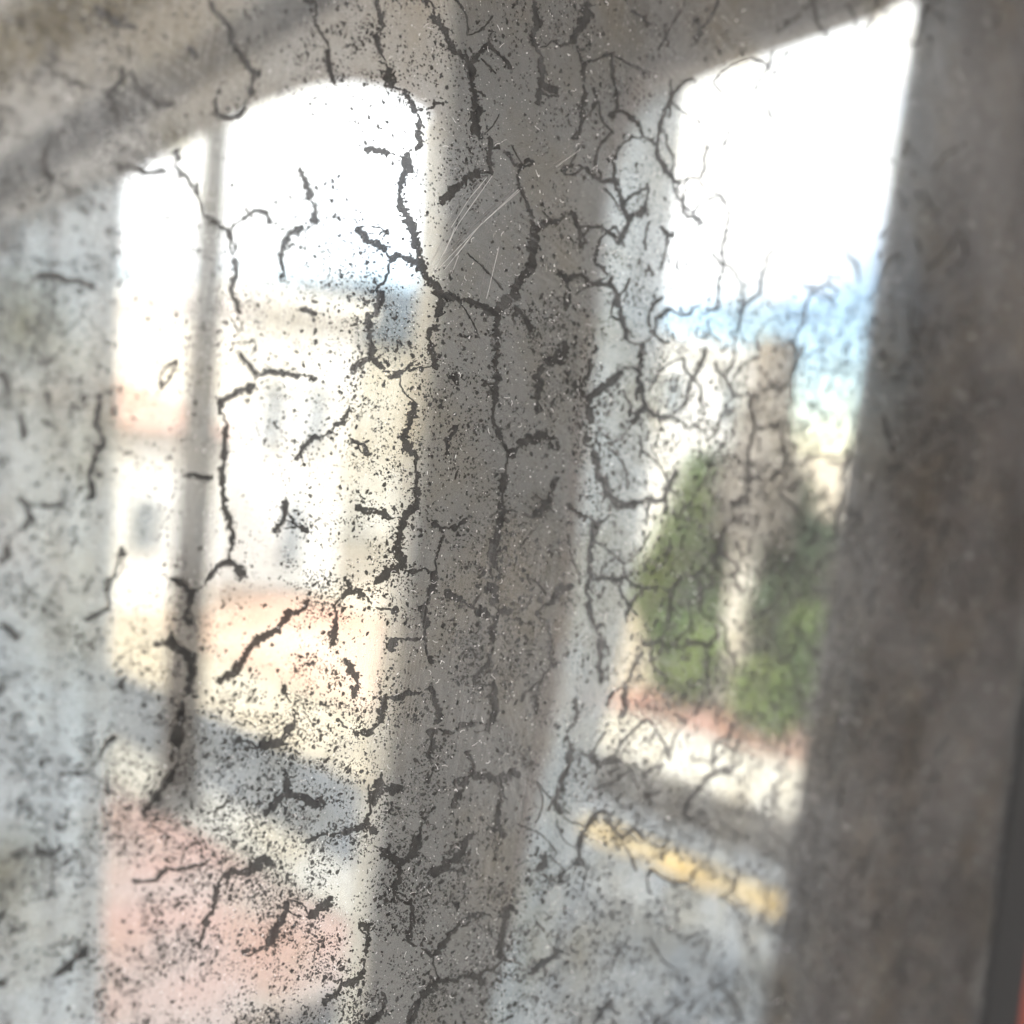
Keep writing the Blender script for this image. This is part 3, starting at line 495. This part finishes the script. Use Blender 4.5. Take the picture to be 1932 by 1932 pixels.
# dust grains and lint lying on the glass
o, n2 = blobs(15000, -300, 1900, -300, 2200, .55, 1.9, 3.2, 'dust_grain', m_dust, GT+.00003, dens=False, k=5, asp=2.0); o['kind'] = 'stuff'
lv = []; lf = []
SC = [((831,1000),(640,1270),(500,1545)),((800,1010),(700,1130),(600,1290)),((990,1080),(760,1280),(560,1530)),((980,1075),(740,1300),(500,1550)),((870,1400),(800,1690)),((720,1330),(630,1450)),((600,1560),(640,1450)),((1330,850),(1190,950)),((560,1440),(620,1290))]
for s_ in SC:
    pts = [(644+x/3, y/3) for x, y in s_]; ribbon(pts, .28, lv, lf, GT+.00002, step=6, rag=.5)
for k in range(150):
    x0 = rng.uniform(560, 1150); y0 = rng.uniform(0, 1932); a = rng.uniform(0, 6.28); pts = [(x0, y0)]; c = rng.uniform(-.8, .8)
    for j in range(4): a += c; pts.append((pts[-1][0]+3*math.cos(a), pts[-1][1]+3*math.sin(a)))
    ribbon(pts, .6, lv, lf, GT+.00003, step=2)
o = obj('scratch_and_lint', lv, lf, m_dust, mir); o['kind'] = 'stuff'

# painted wall behind the mirror
m_red = mat('red_paint', (.36, .09, .065), (.28, .075, .055), 4, rough=.7)
rw = empty('red_board', tuple(O-N*.06+np.array([0, 0, 0])), 'orange-red painted board showing past the black edge of the mirror', 'board')
rs = MB().box(-1.9, 2.2, .125, .24, FL+.01, CE-.005).build('wall', m_plaster)
NH = np.array([N[0], N[1], 0]); NH /= np.linalg.norm(NH); EH = np.array([-NH[1], NH[0], 0])
rw.rotation_euler = (0, 0, math.atan2(EH[1], EH[0])); rs.location = rw.location; rs.rotation_euler = rw.rotation_euler; tag(rs, 'pale plaster wall behind the mirror and its red boarding', 'wall')
MB().box(0.05, 1.0, .09, .12, FL+.02, CE-.01).build('panel', m_red, rw)

# ------------------------------------------------------------------ outside: pole, palm, hedge, houses
m_conc = mat('pole_concrete', (.10, .097, .092), (.14, .135, .13), 3, rough=.9, stretch=(1, 1, .3), bump=.2)
b0 = ground(332, 1535); dP = hdist(b0); top = at_dist(412, 190, dP*1.0); hP = top[2]-GZ+2.2
def wpx(px, dist): return px/966*T*dist*1.12
po = empty('utility_pole', (b0[0], b0[1], GZ+.07), 'tapered grey concrete pole standing on the salmon forecourt in front of the left window', 'pole')
tilt = (top-b0)/(top[2]-GZ)
L_ = math.hypot(dP, 3)
def pp(h): return (tilt[0]*h, tilt[1]*h, h)
MB().tube([pp(0), pp(hP*.35), pp(hP*.7), pp(hP)], [wpx(31, L_), wpx(27, L_), wpx(20, L_*.85), wpx(18, L_*.8)], 20).build('shaft', m_conc, po, True)
MB().tube([(0, 0, -.02), (0, 0, .06), (0, 0, .14)], [wpx(48, L_), wpx(46, L_), wpx(32, L_)], 20).build('footing', m_conc, po)
MB().tube([pp(1.5), pp(1.56)], [wpx(29.5, L_), wpx(29.5, L_)], 20).build('band', mat('steel_band', (.12, .12, .12), rough=.4, metal=.6), po)

def leaves(n, rx, ry, rz, cz, size, seed, shape=1.0, cl=14, name='crown', m=None, parent=None, rot=0):
    """leaf clumps scattered through a lumpy crown"""
    r_ = np.random.default_rng(seed); c = r_.normal(size=(cl, 3)); c /= np.linalg.norm(c, axis=1)[:, None]; c *= r_.uniform(.35, .85, (cl, 1))
    cr_ = r_.uniform(.25, .5, cl); i = r_.integers(0, cl, n); p = r_.normal(size=(n, 3)); p /= np.linalg.norm(p, axis=1)[:, None]; p = c[i]+p*(cr_[i]*r_.uniform(.6, 1.05, n))[:, None]
    p *= [rx, ry, rz]; p[:, 2] += cz; keep = p[:, 2] > .03; p = p[keep]; n = len(p)
    a = r_.normal(size=(n, 3)); a /= np.linalg.norm(a, axis=1)[:, None]; b = np.cross(a, r_.normal(size=(n, 3))); b /= np.linalg.norm(b, axis=1)[:, None]; s_ = size*r_.uniform(.6, 1.3, (n, 1))
    q = np.stack([p-a*s_, p-b*s_*.5, p+a*s_, p+b*s_*.5], 1).reshape(-1, 3).astype(np.float32)
    me = bpy.data.meshes.new(name); me.vertices.add(4*n); me.vertices.foreach_set('co', q.ravel()); me.loops.add(4*n); me.loops.foreach_set('vertex_index', np.arange(4*n, dtype=np.int32))
    me.polygons.add(n); me.polygons.foreach_set('loop_start', np.arange(0, 4*n, 4, dtype=np.int32)); me.polygons.foreach_set('loop_total', np.full(n, 4, dtype=np.int32)); me.update(calc_edges=True)
    return link(name, me, m, parent)
g_dark = mat('dark_foliage', (.028, .060, .034), (.055, .10, .05), 1.6)
g_mid = mat('green_foliage', (.08, .15, .035), (.15, .22, .055), 1.4)
g_lime = mat('lime_foliage', (.17, .24, .055), (.10, .17, .04), 1.6)
g_dry = mat('olive_foliage', (.15, .15, .075), (.10, .13, .05), 1.2)
m_bark = mat('bark', (.12, .09, .07), (.18, .15, .12), 4)
def bush(px, py, top_py, half_px, m, label, cat='shrub', seed=1, n=2600, name='shrub', back=0, group='greenery along the far pavement', deep=1.0):
    b = ground(px, py); b = b+np.array([Tn[0], Tn[1], 0])*back; d_ = hdist(b); Ls = math.hypot(d_, 3)
    tp = at_dist(px, top_py, d_); h = tp[2]-GZ; rx = wpx(half_px*1.35, Ls); n = int(n*1.5)
    e = empty(name, (b[0], b[1], GZ-.05), label, cat, SA, group)
    leaves(n, rx, rx*deep, h*.52, h*.5, max(.045, rx*.085), seed, m=m, parent=e, name='crown')
    MB().tube([(0, 0, 0), (.05, .02, h*.3), (.0, .05, h*.6)], [.07, .05, .025], 8).build('trunk', m_bark, e, True)
    return e
bush(1285, 1330, 860, 112, g_dark, 'tall dark green evergreen left of the pale palm trunk', 'tree', 3, 15000, 'evergreen_tree', back=1.2)
bush(1226, 1310, 900, 60, g_mid, 'tall mid green shrub at the left end of the greenery by the window reveal', seed=4, n=5000, back=.4)
bush(1312, 1335, 1140, 34, g_lime, 'small lime green shrub at the foot of the palm on its left', seed=5, n=5000, back=-.2)
bush(1492, 1385, 1120, 46, g_mid, 'rounded mid green shrub just right of the palm trunk', seed=6, n=8000, back=0)
bush(1476, 1385, 1230, 36, g_lime, 'low lime green shrub right of the palm trunk in front of darker leaves', seed=16, n=5000, back=-.6)
bush(1490, 1330, 960, 85, g_dark, 'dark evergreen behind the palm on its right side', 'tree', 7, 12000, 'evergreen_tree', back=2.2)
bush(1610, 1380, 1010, 80, g_mid, 'mid green tree partly hidden by the added dark leaf', 'tree', 8, 8000, 'leafy_tree', back=.8)
bush(1640, 1330, 770, 85, g_dry, 'taller olive tree standing farthest right beside the added dark leaf', 'tree', 9, 9000, 'leafy_tree', back=3.5)

# palm: pale trunk, skirt of dead fronds
pb = ground(1370, 1332); dB = hdist(pb); LB = math.hypot(dB, 3); q1 = at_dist(1412, 955, dB); q2 = at_dist(1432, 640, dB); h1 = q1[2]-GZ; h2 = q2[2]-GZ
pa = empty('palm_tree', (pb[0], pb[1], GZ), 'palm with a pale whitewashed trunk and a shaggy brown skirt of dead fronds', 'tree', SA)
MB().tube([(0, 0, 0), (0, 0, h1*.06), (0, 0, h1*.5), (0, 0, h1), (0, 0, h1*1.02+.4)], [wpx(32, LB), wpx(27, LB), wpx(25, LB), wpx(26, LB), wpx(22, LB)], 20).build('trunk', mat('whitewashed_bark', (.62, .58, .50), (.48, .43, .36), 3, stretch=(1, 1, 3), bump=.5), pa, True)
sv = MB(); pr = random.Random(4)
for k in range(900):
    t_ = pr.random(); a = pr.uniform(0, 6.28); zt = h1-.25+(h2-h1)*(t_**.8); rr = wpx(40+52*max(0, 1-abs(t_-.22)*1.6), LB)*pr.uniform(.55, 1.0)
    ln = wpx(70, LB)*pr.uniform(.6, 1.2); ca, sa_ = math.cos(a), math.sin(a); w_ = .03; b = len(sv.v)
    x0, y0, x1, y1 = rr*.45*ca, rr*.45*sa_, rr*ca, rr*sa_
    sv.v += [(x0-w_*sa_, y0+w_*ca, zt+ln*.5), (x0+w_*sa_, y0-w_*ca, zt+ln*.5), (x1+w_*sa_, y1-w_*ca, zt-ln*.5), (x1-w_*sa_, y1+w_*ca, zt-ln*.5)]; sv.f.append((b, b+1, b+2, b+3))
sv.tube([(0, 0, h1-.1), (0, 0, h1+(h2-h1)*.3), (0, 0, h2)], [wpx(36, LB), wpx(46, LB), wpx(34, LB)], 14)
sv.build('dead_frond_skirt', mat('dead_fronds', (.25, .22, .19), (.17, .15, .13), 2.0), pa)

# flowers along the far pavement
fl = MB(); b1 = nr
for k in range(5200):
    s_ = nr.uniform(-4, 6.1); t_ = nr.uniform(9.65, 10.55); z_ = abs(nr.normal(0, .07))+.02; r_ = nr.uniform(.03, .07); b = len(fl.v)
    u = nr.normal(size=3); u /= np.linalg.norm(u); v_ = np.cross(u, nr.normal(size=3)); v_ /= np.linalg.norm(v_); c = np.array([s_, t_, z_])
    fl.v += [tuple(c-u*r_), tuple(c-v_*r_), tuple(c+u*r_), tuple(c+v_*r_)]; fl.f.append((b, b+1, b+2, b+3))
fo = fl.build('flower_bed', mat('pink_flowers', (.46, .24, .20), (.44, .34, .26), 1.5)); fo.location = (0, 0, GZ-.04); fo.rotation_euler = (0, 0, SA)
tag(fo, 'strip of low pink and coral flowers between far pavement and greenery', 'flowers', kind='stuff')

# houses
m_white = mat('white_render', (.80, .79, .76), (.72, .71, .68), .5)
m_creamw = mat('cream_render', (.60, .58, .52), (.52, .50, .45), .5)
m_tile = mat('red_roof_tile', (.46, .31, .27), (.38, .26, .22), 2)
m_slate = mat('blue_grey_roof', (.13, .17, .22), (.10, .13, .17), 2)
m_win = mat('window_glass', (.10, .13, .16), rough=.12, spec=.6)
m_frm = mat('window_frame', (.55, .58, .60), rough=.5)
def house(px0, px1, py_base, py_top, depth, m, mroof, label, roof='hip', wins=(), rh=.9, far=0):
    a = ground(px0, py_base); b = ground(px1, py_base)
    if far:
        for q, px in ((a, px0), (b, px1)):
            r_ = refl(px, 900); u = np.array([r_[0], r_[1], 0]); u /= np.linalg.norm(u); q += u*far
    mid = (a+b)/2; d_ = hdist(mid); h = at_dist((px0+px1)/2, py_top, d_)[2]-GZ
    ax = b-a; ax[2] = 0; W_ = np.linalg.norm(ax); ax /= W_; ang = math.atan2(ax[1], ax[0])
    back = np.array([-ax[1], ax[0], 0]); sg = 1 if back@np.array([mid[0], mid[1], 0]) > 0 else -1
    e = empty('house', (a[0], a[1], GZ-.05), label, 'building', ang)
    y0, y1 = (0, depth) if sg > 0 else (-depth, 0)
    MB().box(0, W_, y0, y1, 0, h).build('wall', m, e)
    if roof == 'flat': MB().box(-.15, W_+.15, y0-.15, y1+.15, h+.002, h+(rh if mroof is m_slate else .32)).build('roof', mroof, e)
    else:
        o_ = .35; o_ = .2; x0, x1, ya, yb = -o_, W_+o_, y0-o_, y1+o_; ym_ = (ya+yb)/2; i_ = min(depth/2, W_/2)*.9
        obj('roof', [(x0, ya, h+.003), (x1, ya, h+.003), (x1, yb, h+.003), (x0, yb, h+.003), (x0+i_, ym_, h+rh), (x1-i_, ym_, h+rh)], [(0, 1, 5, 4), (1, 2, 5), (2, 3, 4, 5), (3, 0, 4), (3, 2, 1, 0)], mroof, e)
    yf = y0 if sg > 0 else y1
    for (fx, fz, ww, hh) in wins:
        x = fx*W_; z = fz*h; f1 = MB()
        def yb_(p, q): return (yf-q, yf-p) if sg > 0 else (yf+p, yf+q)
        t_ = .04
        for bx in ((x-ww/2-t_, x-ww/2, z-t_, z+hh+t_), (x+ww/2, x+ww/2+t_, z-t_, z+hh+t_), (x-ww/2, x+ww/2, z-t_, z), (x-ww/2, x+ww/2, z+hh, z+hh+t_), (x-.025, x+.025, z, z+hh)):
            f1.box(bx[0], bx[1], *yb_(.0, .06), bx[2], bx[3])
        w_ = f1.build('window', m_frm, e)
        MB().box(x-ww/2+.001, x+ww/2-.001, *yb_(.005, .02), z+.001, z+hh-.001).build('pane', m_win, w_)
    return e
W4 = [(.32, .53, .2, .85), (.68, .53, .2, .85), (.58, .10, .28, .85)]
house(405, 628, 1105, 575, 8, m_white, m_white, 'white rendered house with tall windows seen in the middle of the left arch', 'flat', W4)
house(190, 400, 1150, 800, 7, m_white, m_tile, 'white house with a red tiled roof at the left edge of the left arch', 'hip', [(.3, .35, .3, .6), (.7, .35, .3, .6)], .5)
house(628, 860, 1050, 650, 9, m_creamw, m_slate, 'cream house with a blue grey roof right of the white house', 'flat', [(.6, .3, .35, .8)], 1.2, far=3)
house(1120, 1395, 1080, 655, 9, m_white, m_white, 'pale tall house behind the evergreens in the right arch', 'flat', [(.75, .7, .5, .8), (.35, .7, .5, .8), (.55, .35, .5, .8)], far=3)
print('spots', n1, n2)
